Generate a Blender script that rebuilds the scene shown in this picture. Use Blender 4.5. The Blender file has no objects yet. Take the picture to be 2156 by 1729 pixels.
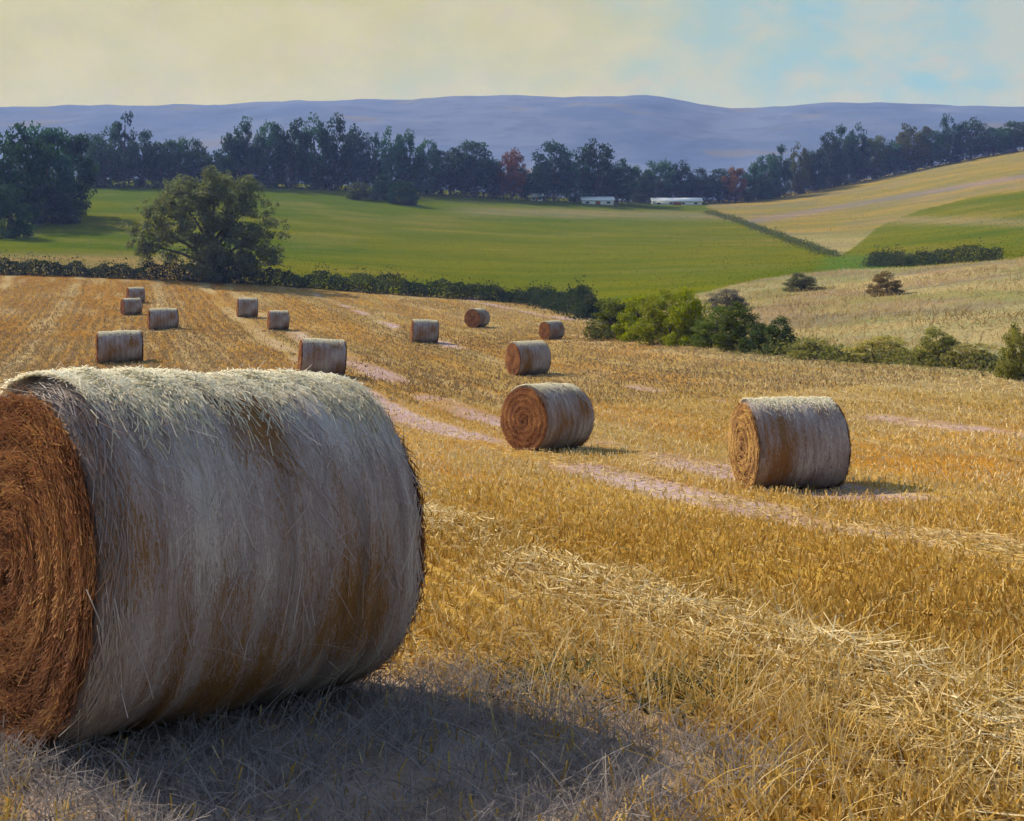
import bpy, math, random
import numpy as np
from mathutils import Vector, Matrix

SC = bpy.context.scene
COL = SC.collection
RAD = math.radians
# ------------------------------------------------------------------ camera
# All layout is in metres: camera at the origin, looking along +Y, horizon 470/1729 down the frame.
F, CX, Y0, PW, PH = 2600.0, 1078.0, 470.0, 2156.0, 1729.0
cam_d = bpy.data.cameras.new('camera')
cam = bpy.data.objects.new('camera', cam_d); COL.objects.link(cam)
cam.rotation_euler = (RAD(90), 0, 0)
cam_d.sensor_fit = 'HORIZONTAL'; cam_d.sensor_width = 36.0
cam_d.lens = 36.0 * F / PW
cam_d.shift_y = -(PH / 2 - Y0) / PW
cam_d.clip_start = 0.05; cam_d.clip_end = 20000
SC.camera = cam
# ------------------------------------------------------------------ sky, sun, exposure
SUN_AZ, SUN_EL = RAD(-47.5), RAD(35.5)          # azimuth from +Y, negative = towards -X
SUN_V = Vector((math.sin(SUN_AZ) * math.cos(SUN_EL), math.cos(SUN_AZ) * math.cos(SUN_EL), math.sin(SUN_EL)))
world = bpy.data.worlds.new('World'); SC.world = world; world.use_nodes = True
WN, WL = world.node_tree.nodes, world.node_tree.links
WN.clear()
def wn(t, **k):
    n = WN.new(t)
    for a, b in k.items(): setattr(n, a, b)
    return n
def wmath(op, a, b=None, clamp=False):
    n = wn('ShaderNodeMath', operation=op, use_clamp=clamp)
    for i, v in enumerate((a, b)):
        if v is None: continue
        if isinstance(v, (int, float)): n.inputs[i].default_value = v
        else: WL.new(v, n.inputs[i])
    return n.outputs[0]
def wmix(fac, a, b):
    n = wn('ShaderNodeMix', data_type='RGBA')
    for s, v in ((0, fac), (6, a), (7, b)):
        if isinstance(v, (int, float)): n.inputs[s].default_value = v
        elif isinstance(v, tuple): n.inputs[s].default_value = v + (1,) if len(v) == 3 else v
        else: WL.new(v, n.inputs[s])
    return n.outputs[2]
sky = wn('ShaderNodeTexSky', sky_type='NISHITA', sun_disc=False)
sky.sun_elevation = SUN_EL; sky.sun_rotation = SUN_AZ
sky.air_density = 1.2; sky.dust_density = 1.5; sky.ozone_density = 1.5
tc = wn('ShaderNodeTexCoord')
dotn = wn('ShaderNodeVectorMath', operation='DOT_PRODUCT'); dotn.inputs[1].default_value = SUN_V
WL.new(tc.outputs['Generated'], dotn.inputs[0])
near_sun = wn('ShaderNodeMapRange', interpolation_type='SMOOTHSTEP'); near_sun.inputs[1].default_value = 0.28; near_sun.inputs[2].default_value = 0.82
mp = wn('ShaderNodeMapping'); mp.inputs['Scale'].default_value = (1, 1, 1.6)
WL.new(tc.outputs['Generated'], mp.inputs[0])
def wnoise(scale, det, rough=0.55, off=(0, 0, 0)):
    m = wn('ShaderNodeMapping'); m.inputs['Location'].default_value = off
    WL.new(mp.outputs[0], m.inputs[0])
    n = wn('ShaderNodeTexNoise'); n.inputs['Scale'].default_value = scale; n.inputs['Detail'].default_value = det
    n.inputs['Roughness'].default_value = rough
    WL.new(m.outputs[0], n.inputs['Vector']); return n
n1 = wnoise(5.0, 5, 0.6, (3.1, 0.4, 0.2)); n2 = wnoise(16, 4, 0.6, (1, 2, 3)); n3 = wnoise(34, 3, 0.6, (7, 2, 9))
WL.new(wmath('ADD', dotn.outputs['Value'], wmath('MULTIPLY', wmath('SUBTRACT', n1.outputs['Fac'], 0.48), 0.75)), near_sun.inputs[0])
sep = wn('ShaderNodeSeparateXYZ'); WL.new(tc.outputs['Generated'], sep.inputs[0])
# thin cloud sheet: thick towards the horizon, breaking up overhead
elev = wn('ShaderNodeMapRange'); elev.inputs[1].default_value = 0.15; elev.inputs[2].default_value = 0.42
elev.inputs[3].default_value = 0.50; elev.inputs[4].default_value = -0.04
WL.new(sep.outputs['Z'], elev.inputs[0])
cov = wmath('ADD', n1.outputs['Fac'], elev.outputs[0])
covr = wn('ShaderNodeMapRange', interpolation_type='SMOOTHSTEP'); covr.inputs[1].default_value = 0.54; covr.inputs[2].default_value = 0.82
WL.new(cov, covr.inputs[0])
n2r = wn('ShaderNodeMapRange', interpolation_type='SMOOTHSTEP'); n2r.inputs[1].default_value = 0.36; n2r.inputs[2].default_value = 0.64; WL.new(n2.outputs['Fac'], n2r.inputs[0])
warm = wmix(n2r.outputs[0], (0.475, 0.435, 0.19), (0.52, 0.475, 0.24))
cool = wmix(n2r.outputs[0], (0.22, 0.42, 0.52), (0.38, 0.44, 0.41))
cloud = wmix(near_sun.outputs[0], cool, warm)
tintf = wn('ShaderNodeMapRange'); tintf.inputs[1].default_value = 0.52; tintf.inputs[2].default_value = 0.75; tintf.inputs[4].default_value = 0.5
WL.new(n3.outputs['Fac'], tintf.inputs[0])
cloud = wmix(tintf.outputs[0], cloud, (0.50, 0.42, 0.32))
skys = wn('ShaderNodeVectorMath', operation='SCALE'); skys.inputs['Scale'].default_value = 0.145
WL.new(sky.outputs[0], skys.inputs[0])
skyc = wmix(covr.outputs[0], skys.outputs[0], cloud)
bg = wn('ShaderNodeBackground'); bg.inputs['Strength'].default_value = 1.0
WL.new(skyc, bg.inputs[0])
wo = wn('ShaderNodeOutputWorld'); WL.new(bg.outputs[0], wo.inputs[0])

sun_d = bpy.data.lights.new('sun', 'SUN'); sun_d.energy = 5.0; sun_d.angle = RAD(0.8); sun_d.color = (1.0, 0.90, 0.74)
sun = bpy.data.objects.new('sun', sun_d); COL.objects.link(sun)
sun.rotation_euler = (-SUN_V).to_track_quat('-Z', 'Y').to_euler()
vs = SC.view_settings
vs.view_transform = 'Standard'; vs.look = 'None'; vs.gamma = 1; vs.exposure = 0.3; vs.use_curve_mapping = False
SC.cycles.use_denoising = True
SC.cycles.max_bounces = 4; SC.cycles.diffuse_bounces = 3; SC.cycles.use_light_tree = False; SC.cycles.volume_bounces = 0
world.cycles.sampling_method = 'MANUAL'; world.cycles.sample_map_resolution = 512
SC.cycles.use_adaptive_sampling = True; SC.cycles.adaptive_threshold = 0.03
SC.cycles.transmission_bounces = 4; SC.cycles.transparent_max_bounces = 4

# ------------------------------------------------------------------ helpers
rng = np.random.default_rng(11)
def P(x, y, d):                       # a point at distance d, given where it stands in the frame
    return np.array(((x - CX) * d / F, d, (Y0 - y) * d / F))
def mesh(name, v, f, mat=None, tint=None, smooth=False, extra=None):
    """v (n,3); f (m,k) int"""
    v = np.asarray(v, np.float32); f = np.asarray(f, np.int32)
    me = bpy.data.meshes.new(name); k = f.shape[1]
    me.vertices.add(len(v)); me.vertices.foreach_set('co', v.ravel())
    me.loops.add(f.size); me.loops.foreach_set('vertex_index', f.ravel())
    me.polygons.add(len(f)); me.polygons.foreach_set('loop_start', np.arange(0, f.size, k, dtype=np.int32))
    try: me.polygons.foreach_set('loop_total', np.full(len(f), k, np.int32))
    except Exception: pass
    if smooth: me.polygons.foreach_set('use_smooth', np.ones(len(f), bool))
    if tint is not None:
        a = me.attributes.new('tint', 'FLOAT', 'POINT'); a.data.foreach_set('value', np.asarray(tint, np.float32).ravel())
    for nm, arr in (extra or {}).items():
        arr = np.asarray(arr, np.float32)
        if arr.ndim == 1:
            a = me.attributes.new(nm, 'FLOAT', 'POINT'); a.data.foreach_set('value', arr)
        else:
            a = me.attributes.new(nm, 'FLOAT_COLOR', 'POINT')
            c = np.ones((len(arr), 4), np.float32); c[:, :3] = arr; a.data.foreach_set('color', c.ravel())
    me.update(calc_edges=True); me.validate()
    if mat: me.materials.append(mat)
    return me
def obj(name, me, parent=None, loc=None):
    o = bpy.data.objects.new(name, me); COL.objects.link(o)
    if parent is not None: o.parent = parent
    if loc is not None: o.location = loc
    return o
def tag(o, label=None, cat=None, group=None, kind=None):
    for k, v in (('label', label), ('category', cat), ('group', group), ('kind', kind)):
        if v: o[k] = v
    return o
def thing(name, label, cat, loc, rz=0.0, group=None, scale=None, rot=None):
    o = obj(name, None, None, loc); o.empty_display_size = 0.2
    o.rotation_euler = rot if rot else (0, 0, rz)
    if scale: o.scale = scale
    return tag(o, label, cat, group)
def ordinal(i):
    w = ['first','second','third','fourth','fifth','sixth','seventh','eighth','ninth','tenth','eleventh','twelfth','thirteenth','fourteenth','fifteenth',
         'sixteenth','seventeenth','eighteenth','nineteenth','twentieth']
    t = ['', '', 'twenty', 'thirty', 'forty', 'fifty']
    if i < 20: return w[i]
    n = i + 1
    if n % 10 == 0: return {30: 'thirtieth', 40: 'fortieth', 50: 'fiftieth'}[n]
    return t[n // 10] + '-' + w[n % 10 - 1]
_lat = np.random.default_rng(5).random((256, 256))
def vnoise(x, y):
    xi = np.floor(x).astype(int); yi = np.floor(y).astype(int); fx = x - xi; fy = y - yi
    fx = fx * fx * (3 - 2 * fx); fy = fy * fy * (3 - 2 * fy)
    a = _lat[xi & 255, yi & 255]; b = _lat[(xi + 1) & 255, yi & 255]; c = _lat[xi & 255, (yi + 1) & 255]; d = _lat[(xi + 1) & 255, (yi + 1) & 255]
    return (a * (1 - fx) + b * fx) * (1 - fy) + (c * (1 - fx) + d * fx) * fy
def fbm(x, y, o=4):
    s = 0; a = 0.5; t = 0
    for i in range(o):
        s = s + a * vnoise(x * 2 ** i + 17.3 * i, y * 2 ** i + 9.1 * i); t += a; a *= 0.5
    return s / t
def sstep(a, b, x):
    t = np.clip((x - a) / (b - a), 0, 1); return t * t * (3 - 2 * t)
def inpoly(px, py, poly):
    r = np.zeros(px.shape, bool); n = len(poly)
    for i in range(n):
        x1, y1 = poly[i]; x2, y2 = poly[(i + 1) % n]
        if y1 == y2: continue
        c = ((y1 > py) != (y2 > py)) & (px < (x2 - x1) * (py - y1) / (y2 - y1) + x1)
        r ^= c
    return r

# ------------------------------------------------------------------ materials
class NT:
    def __init__(s, name, rough=0.9, spec=0.2):
        s.m = bpy.data.materials.new(name); s.m.use_nodes = True
        s.N, s.L = s.m.node_tree.nodes, s.m.node_tree.links
        s.b = s.N['Principled BSDF']; s.out = s.N['Material Output']
        s.b.inputs['Roughness'].default_value = rough; s.b.inputs['Specular IOR Level'].default_value = spec
    def set(s, sock, v):
        if isinstance(v, (int, float)): sock.default_value = v
        elif isinstance(v, tuple): sock.default_value = tuple(v) + ((1,) if len(v) == 3 and sock.type == 'RGBA' else ())
        else: s.L.new(v, sock)
    def n(s, t, **k):
        n = s.N.new(t)
        for a, b in k.items(): setattr(n, a, b)
        return n
    def mix(s, f, a, b, mode='MIX'):
        n = s.n('ShaderNodeMix', data_type='RGBA', blend_type=mode)
        s.set(n.inputs[0], f); s.set(n.inputs[6], a); s.set(n.inputs[7], b); return n.outputs[2]
    def math(s, op, a, b=0.0, clamp=False):
        n = s.n('ShaderNodeMath', operation=op, use_clamp=clamp); s.set(n.inputs[0], a); s.set(n.inputs[1], b); return n.outputs[0]
    def rng(s, v, a, b, c=0.0, d=1.0):
        n = s.n('ShaderNodeMapRange', interpolation_type='SMOOTHSTEP')
        for i, q in enumerate((v, a, b, c, d)): s.set(n.inputs[i], q)
        return n.outputs[0]
    def attr(s, nm, col=False):
        n = s.n('ShaderNodeAttribute', attribute_name=nm); return n.outputs['Color' if col else 'Fac']
    def coord(s, kind='Object', scale=(1, 1, 1), rot=(0, 0, 0), loc=(0, 0, 0)):
        t = s.n('ShaderNodeTexCoord'); m = s.n('ShaderNodeMapping')
        m.inputs['Scale'].default_value = scale; m.inputs['Rotation'].default_value = rot; m.inputs['Location'].default_value = loc
        s.L.new(t.outputs[kind], m.inputs[0]); return m.outputs[0]
    def noise(s, vec, scale, det=4, rough=0.55):
        n = s.n('ShaderNodeTexNoise'); n.inputs['Scale'].default_value = scale; n.inputs['Detail'].default_value = det
        n.inputs['Roughness'].default_value = rough; s.L.new(vec, n.inputs['Vector']); return n.outputs['Fac']
    def bump(s, h, strength=0.5, dist=0.02):
        n = s.n('ShaderNodeBump'); n.inputs['Strength'].default_value = strength; n.inputs['Distance'].default_value = dist
        s.L.new(h, n.inputs['Height']); s.L.new(n.outputs[0], s.b.inputs['Normal'])
    def color(s, v): s.set(s.b.inputs['Base Color'], v); return s.m

def leaf_mat(name, trans=0.42):
    """leaf colour = the object's own colour, varied leaf by leaf and clump by clump"""
    t = NT(name, 0.85, 0.06)
    oi = t.n('ShaderNodeObjectInfo')
    tint = t.attr('tint')
    c = t.mix(tint, t.mix(1.0, oi.outputs['Color'], (0.62, 0.72, 0.80), 'MULTIPLY'), t.mix(1.0, oi.outputs['Color'], (1.55, 1.45, 1.15), 'MULTIPLY'))
    nz = t.noise(t.coord('Object'), 0.45, 2)
    c = t.mix(t.rng(nz, 0.45, 0.7, 0, 0.55), c, t.mix(0.5, c, (0.16, 0.13, 0.07)))
    t.color(c)
    tr = t.n('ShaderNodeBsdfTranslucent'); t.set(tr.inputs[0], t.mix(1.0, c, (1.1, 1.2, 0.6), 'MULTIPLY'))
    ms = t.n('ShaderNodeMixShader'); ms.inputs[0].default_value = trans
    t.L.new(t.b.outputs[0], ms.inputs[1]); t.L.new(tr.outputs[0], ms.inputs[2]); t.L.new(ms.outputs[0], t.out.inputs[0])
    return t.m
M = {}
M['leaf'] = leaf_mat('leaf')
def bark():
    t = NT('bark'); v = t.coord('Object', (6, 6, 1.2)); n = t.noise(v, 3, 5)
    t.bump(n, 0.6, 0.05); return t.color(t.mix(n, (0.035, 0.028, 0.024), (0.13, 0.10, 0.08)))
M['bark'] = bark()
def strawmat(name, lo, mid, hi, trans=0.2):
    t = NT(name, 0.75, 0.12); a = t.attr('tint')
    c = t.mix(t.rng(a, 0.0, 0.5), lo, mid); c = t.mix(t.rng(a, 0.5, 1.0), c, hi)
    if name == 'cut_end_straw': c = t.mix(1.0, c, t.n('ShaderNodeObjectInfo').outputs['Color'], 'MULTIPLY')
    t.color(c)
    if trans:
        tr = t.n('ShaderNodeBsdfTranslucent'); t.set(tr.inputs[0], c)
        ms = t.n('ShaderNodeMixShader'); ms.inputs[0].default_value = trans
        t.L.new(t.b.outputs[0], ms.inputs[1]); t.L.new(tr.outputs[0], ms.inputs[2]); t.L.new(ms.outputs[0], t.out.inputs[0])
    return t.m
M['stubble'] = strawmat('stubble_straw', (0.33, 0.18, 0.028), (0.56, 0.36, 0.08), (0.70, 0.56, 0.32))
M['pale_straw'] = strawmat('pale_straw', (0.33, 0.20, 0.06), (0.54, 0.38, 0.14), (0.74, 0.61, 0.36))
M['side_straw'] = strawmat('weathered_bale_straw', (0.29, 0.145, 0.05), (0.39, 0.31, 0.29), (0.58, 0.51, 0.46), 0.2)
M['sunlit_top_straw'] = strawmat('sunlit_top_straw', (0.46, 0.38, 0.30), (0.80, 0.71, 0.52), (0.94, 0.90, 0.73), 0.45)  # pale colour stands in for sunlight on the bale tops
M['end_straw'] = strawmat('cut_end_straw', (0.14, 0.052, 0.026), (0.42, 0.18, 0.082), (0.74, 0.40, 0.13), 0.2)
M['dry_grass'] = strawmat('dry_grass', (0.22, 0.15, 0.065), (0.42, 0.30, 0.13), (0.58, 0.45, 0.24), 0.4)
M['shade_tone_grass'] = strawmat('shade_grey_grass', (0.16, 0.145, 0.14), (0.29, 0.255, 0.25), (0.42, 0.35, 0.29), 0.3)  # grass greyed so its colour carries the bale's shadow
def bale_body(name, a, b, c, sx):
    t = NT(name, 0.85, 0.15)
    v = t.coord('Object')
    w = t.n('ShaderNodeTexWave', wave_type='BANDS', bands_direction='X'); w.inputs['Scale'].default_value = 9; w.inputs['Distortion'].default_value = 3; w.inputs['Detail'].default_value = 3
    t.L.new(v, w.inputs[0])
    n = t.noise(t.coord('Object', (14, 2.0, 2.0)), 3.0, 6, 0.65); n2 = t.noise(v, 2.2, 3)
    cc = t.mix(n, a, b); cc = t.mix(t.rng(n2, 0.5, 0.75, 0, 0.7), cc, c)
    h = t.math('ADD', n, t.math('MULTIPLY', w.outputs['Fac'], 0.4))
    t.bump(h, 0.8, 0.03)
    if name == 'bale_end': cc = t.mix(1.0, cc, t.n('ShaderNodeObjectInfo').outputs['Color'], 'MULTIPLY')
    return t.color(cc)
M['bale_side'] = bale_body('bale_side', (0.20, 0.155, 0.14), (0.40, 0.33, 0.30), (0.34, 0.20, 0.10), 1)
M['bale_end'] = bale_body('bale_end', (0.17, 0.065, 0.032), (0.40, 0.17, 0.075), (0.46, 0.24, 0.08), 1)
def ground_mat():
    """field colours: slow colour changes come with the ground, grain and rows from noise along the drilling direction"""
    t = NT('field_ground', 1.0, 0.0)
    base = t.attr('fieldcol', True)
    row = t.coord('Object', (1, 1, 1), (0, 0, RAD(-17.5)))
    st = t.n('ShaderNodeMapping'); st.inputs['Scale'].default_value = (1.0, 0.12, 1.0); t.L.new(row, st.inputs[0])
    a = t.noise(st.outputs[0], 0.9, 5, 0.6); b = t.noise(st.outputs[0], 5.0, 4, 0.6); g = t.noise(row, 14, 4, 0.7)
    c = t.mix(t.rng(a, 0.35, 0.68, 0, 1), t.mix(1.0, base, (0.86, 0.72, 0.55), 'MULTIPLY'), t.mix(1.0, base, (1.16, 1.16, 1.12), 'MULTIPLY'))
    c = t.mix(t.rng(b, 0.4, 0.7, 0, 0.45), c, t.mix(1.0, base, (1.25, 1.22, 1.15), 'MULTIPLY'))
    c = t.mix(t.rng(g, 0.45, 0.75, 0, 0.4), c, t.mix(1.0, c, (0.55, 0.48, 0.42), 'MULTIPLY'))
    t.bump(t.math('ADD', t.math('MULTIPLY', b, 0.6), g), 0.6, 0.06)
    return t.color(c)
M['ground'] = ground_mat()
def meadow_mat():
    t = NT('meadow_ground', 1.0, 0.0)
    base = t.attr('fieldcol', True)
    v = t.coord('Object', (0.35, 1, 1)); a = t.noise(v, 0.10, 5, 0.6); b = t.noise(v, 0.5, 5, 0.7); g = t.noise(t.coord('Object'), 1.6, 4, 0.7)
    c = t.mix(t.rng(a, 0.4, 0.65), t.mix(1.0, base, (0.78, 0.92, 0.9), 'MULTIPLY'), t.mix(1.0, base, (1.15, 1.08, 1.0), 'MULTIPLY'))
    c = t.mix(t.rng(b, 0.5, 0.75, 0, 0.6), c, t.mix(0.35, c, (0.25, 0.17, 0.09)))
    c = t.mix(t.rng(g, 0.5, 0.7, 0, 0.35), c, t.mix(1.0, c, (0.55, 0.62, 0.6), 'MULTIPLY'))
    t.bump(g, 0.8, 0.3)
    return t.color(c)
M['meadow'] = meadow_mat()
def hill_mat():
    t = NT('hazed_wooded_hill', 1.0, 0.0)
    v = t.coord('Object', (1, 1.4, 1)); a = t.noise(v, 0.006, 5, 0.6); b = t.noise(v, 0.03, 5, 0.7)
    c = t.mix(t.rng(a, 0.4, 0.62), (0.095, 0.135, 0.25), (0.135, 0.165, 0.27)); c = t.mix(t.rng(b, 0.45, 0.7, 0, 0.6), c, (0.065, 0.10, 0.17))  # distance haze painted in as blue of the hill colour
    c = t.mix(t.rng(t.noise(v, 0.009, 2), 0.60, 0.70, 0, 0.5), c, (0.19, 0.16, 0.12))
    t.bump(b, 0.2, 6)
    return t.color(c)
M['hill'] = hill_mat()
def plain(name, c, c2, sc=3.0, rough=0.8):
    t = NT(name, rough); n = t.noise(t.coord('Object'), sc, 4); t.bump(n, 0.2, 0.02); return t.color(t.mix(n, c, c2))
M['white_wall'] = plain('white_wall', (0.80, 0.80, 0.80), (0.86, 0.86, 0.85))
M['pale_roof'] = plain('pale_roof', (0.74, 0.76, 0.78), (0.84, 0.85, 0.86))
M['dark_opening'] = plain('dark_opening', (0.03, 0.035, 0.05), (0.06, 0.06, 0.07))
M['rust_trim'] = plain('rust_trim', (0.30, 0.09, 0.03), (0.42, 0.15, 0.05))

# ------------------------------------------------------------------ terrain
# columns: frame x -> list of (distance, frame y of the ground there)
near = [(1, 4600), (2, 2810), (4.3, 1712), (5.06, 1560), (6.2, 1415)]
COLS = {
 -700: near + [(8,1275),(12,1110),(20,980),(27,908),(40,815),(55,755),(80,680),(105,620),(130,570),(170,520),(220,470),(280,415),(330,370),(400,345),(520,345)],
 0:    near + [(8,1282),(12,1120),(20,990),(27,922),(40,832),(55,772),(80,694),(92,662),(105,631),(130,575),(170,522),(220,480),(280,430),(330,388),(400,372),(520,378)],
 540:  near + [(8,1282),(12,1122),(20,995),(27,930),(40,838),(50,772),(65,725),(80,690),(92,664),(105,640),(132,600),(190,530),(240,470),(290,420),(335,386),(370,378),(420,383),(520,390)],
 1078: near + [(8,1285),(12,1125),(20,1008),(27,944),(40,862),(54,797),(75,730),(90,695),(105,668),(130,640),(190,560),(250,500),(310,450),(360,410),(390,401),(430,408),(520,415)],
 1350: near + [(8,1287),(12,1130),(20,1015),(27,946),(40,850),(55,775),(72,720),(90,685),(120,640),(150,605),(210,540),(270,490),(330,450),(380,432),(410,430),(450,436),(520,440)],
 1600: near + [(8,1290),(12,1140),(19.5,1032),(27,942),(40,835),(55,752),(70,695),(100,632),(140,592),(200,540),(260,492),(330,456),(380,432),(430,420),(520,425)],
 1780: near + [(8,1290),(12,1140),(19.5,1030),(27,930),(40,815),(48.5,765),(70,690),(110,612),(140,570),(200,542),(260,505),(330,452),(400,404),(440,385),(520,390)],
 2156: near + [(8,1290),(12,1135),(19.5,1010),(27,905),(40,802),(50,725),(70,640),(100,570),(120,538),(150,536),(190,518),(250,440),(300,400),(360,345),(420,308),(520,306)],
 2900: near + [(8,1290),(12,1130),(19.5,1000),(27,890),(40,780),(50,700),(70,610),(100,530),(120,495),(150,490),(190,470),(250,395),(300,350),(360,285),(420,245),(520,240)],
}
TT = np.linspace(math.log(1.0), math.log(520), 420)
UU = np.linspace(-0.72, 0.72, 300)
_xs = sorted(COLS); _tab = []
for x in _xs:
    d = np.array([p[0] for p in COLS[x]], float); y = np.array([p[1] for p in COLS[x]], float)
    _tab.append(np.interp(TT, np.log(d), (Y0 - y) * d / F))
_tab = np.array(_tab); _us = (np.array(_xs) - CX) / F
ZT = np.array([np.interp(UU, _us, _tab[:, j]) for j in range(len(TT))]).T   # (u,t)
def blur(a, s, ax):
    r = int(3 * s); k = np.exp(-0.5 * (np.arange(-r, r + 1) / s) ** 2); k /= k.sum()
    pw = [(0, 0), (0, 0)]; pw[ax] = (r, r); q = np.pad(a, pw, mode='edge')
    return np.apply_along_axis(lambda v: np.convolve(v, k, 'valid'), ax, q)
ZT = blur(blur(ZT, 12, 0), 5, 1)
ROW = np.array((0.30, -0.954)); PER = np.array((0.954, 0.30))     # along / across the drilled rows
HEAPS = [(3.2, .55, .17), (-4.5, .7, .06), (26, .9, .0)]
TRACKS = [(7.9, .62, .24), (10.2, .72, .13), (18.3, .5, -.02), (-11, .5, .05), (34, .6, .0), (44, .6, .0)]
def windrow(X, Y, WIND=None):
    WIND = HEAPS if WIND is None else WIND
    p = X * PER[0] + Y * PER[1]; r = X * ROW[0] + Y * ROW[1]
    p = p + 1.1 * (fbm(r * 0.11 + 40, p * 0.08 + 3, 3) - 0.5)
    s = np.zeros_like(p)
    nz = fbm(r * 0.16 + 9, p * 0.3 + 2, 3)
    for c, w, g in WIND: s = np.maximum(s, np.exp(-((p - c) / w) ** 2) * sstep(0.34, 0.62, nz + g))
    return s
def hz(X, Y, detail=True):
    X = np.asarray(X, float); Y = np.asarray(Y, float)
    Yc = np.clip(Y, 1.0, 519.0); u = np.clip(X / np.maximum(Yc, 2.2), -0.719, 0.719)
    a = (u - UU[0]) / (UU[1] - UU[0]); b = (np.log(Yc) - TT[0]) / (TT[1] - TT[0])
    i = np.clip(np.floor(a).astype(int), 0, len(UU) - 2); j = np.clip(np.floor(b).astype(int), 0, len(TT) - 2); a = a - i; b = b - j
    z = ZT[i, j] * (1 - a) * (1 - b) + ZT[i + 1, j] * a * (1 - b) + ZT[i, j + 1] * (1 - a) * b + ZT[i + 1, j + 1] * a * b
    if detail:
        z = z + 0.10 * (fbm(X * 0.7, Y * 0.7, 3) - 0.5) * sstep(2.5, 8, np.hypot(X, Y)) + 0.05 * (fbm(X * 2.5 + 3, Y * 2.5, 3) - 0.5)
        z = z + 0.06 * windrow(X, Y) * (Y < 130)
    return z
def ground_at(px, py, dmin=3.0, dmax=500.0):
    """where the line of sight through a frame point first meets the ground"""
    d = np.exp(np.linspace(math.log(dmin), math.log(dmax), 1500))
    X = (px - CX) * d / F; yy = Y0 - hz(X, d, False) * F / d
    k = np.argmax(yy <= py) if np.any(yy <= py) else int(np.argmin(yy))
    return np.array((X[k], d[k], float(hz(X[k], d[k]))))
EDGE = np.array([(-1500,128),(0,130),(560,132),(1078,128),(1180,116),(1270,90),(1400,71),(1600,57),(1780,49),(2156,41),(2900,33)], float)
SCRUB = np.array([(1200,60),(1250,95),(1450,122),(1600,142),(1780,146),(1900,134),(2156,124),(2900,122)], float)
TAN = [(1490,446),(1600,478),(1700,515),(1765,541),(1800,520),(1850,478),(1930,445),(2060,412),(2156,402),(3200,330),(3200,-300),(1490,-300)]
nr, nc = 640, 560
Yp = np.exp(np.linspace(math.log(1.6), math.log(526), nr)); up = np.linspace(-0.75, 0.75, nc)
GX = (Yp[:, None] * up[None, :]).astype(float); GY = np.repeat((Yp - 6.0)[:, None], nc, 1)
GZ = hz(GX, GY)
Ys = np.maximum(GY, 1.0)
px = CX + GX / Ys * F; py = Y0 - GZ / Ys * F
edge = np.interp(px, EDGE[:, 0], EDGE[:, 1]); scr = np.interp(px, SCRUB[:, 0], SCRUB[:, 1])
edge = edge * (1 + 0.05 * (fbm(GX * 0.1, GY * 0.1) - 0.5))
reg = np.full(GX.shape, 1)                                # green field
reg[GY < edge] = 0                                        # stubble
reg[(GY >= edge) & (px > 1230) & (GY < scr)] = 2          # scrub slope
reg[(GY > 190) & inpoly(px, py, TAN)] = 3                 # tan field
# colours of the crops, with the near bale's shadow painted in
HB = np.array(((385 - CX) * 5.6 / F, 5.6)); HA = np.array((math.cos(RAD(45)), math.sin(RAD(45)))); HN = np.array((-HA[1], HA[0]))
def shadow_patch(X, Y):     # mask of the near bale's cast shadow, painted into the ground colour
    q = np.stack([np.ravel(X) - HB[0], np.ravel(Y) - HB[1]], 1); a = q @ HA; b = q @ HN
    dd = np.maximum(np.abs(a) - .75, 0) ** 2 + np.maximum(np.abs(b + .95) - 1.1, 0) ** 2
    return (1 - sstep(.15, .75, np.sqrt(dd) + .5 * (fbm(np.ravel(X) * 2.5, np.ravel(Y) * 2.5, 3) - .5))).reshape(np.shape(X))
def C(*c): return np.array(c, float)
def lerp(a, b, f): return a + (b - a) * f[..., None]
pp = GX * PER[0] + GY * PER[1]; rr = GX * ROW[0] + GY * ROW[1]
s1 = fbm(pp * 0.35, rr * 0.06, 4); s2 = fbm(pp * 0.9 + 50, rr * 0.12, 4); s3 = fbm(GX * 0.15 + 80, GY * 0.15, 3)
gold, orange, buff, pale, lav = C(.36,.225,.045), C(.38,.17,.016), C(.285,.215,.095), C(.36,.28,.15), C(.39,.295,.325)
fc = np.zeros(GX.shape + (3,)) + gold
fc = lerp(fc, np.zeros_like(fc) + buff, sstep(14, 34, GY) * 0.75)
nearf = 1 - sstep(14, 30, GY)
fc = lerp(fc, np.zeros_like(fc) + orange, sstep(0.44, 0.58, s1) * (0.35 + 0.6 * nearf))
leftf = sstep(700, 250, px) * sstep(40, 60, GY)
fc = lerp(fc, np.zeros_like(fc) + C(.27,.145,.038), leftf * 0.65)
fc = lerp(fc, np.zeros_like(fc) + pale, sstep(0.56, 0.70, s2) * 0.6)
wr = windrow(GX, GY); trk = windrow(GX, GY, TRACKS)
fc = lerp(fc, np.zeros_like(fc) + pale, np.clip(wr * 0.9, 0, 1))
fc = lerp(fc, lerp(np.zeros_like(fc) + pale, np.zeros_like(fc) + lav, sstep(500, 800, px)), np.clip(sstep(.15, .8, trk) * sstep(.30, .58, s2 * .5 + s3 * .5) * 1.2, 0, .9))
fc = lerp(fc, np.zeros_like(fc) + C(.27,.235,.225), shadow_patch(GX, GY) * .9)  # shadow grey laid over the ground in front of the bale
fc = lerp(fc, np.zeros_like(fc) + C(.24,.22,.11), sstep(12, 0, edge - GY) * (px > 1150) * 0.7)
g1 = fbm(GX * 0.02, GY * 0.03, 4); g2 = fbm(GX * 0.06 + 9, GY * 0.10, 4)
gr = np.zeros_like(fc) + C(.118,.128,.002)
gr = lerp(gr, np.zeros_like(fc) + C(.084,.114,.003), sstep(.45, .65, g1))
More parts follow.
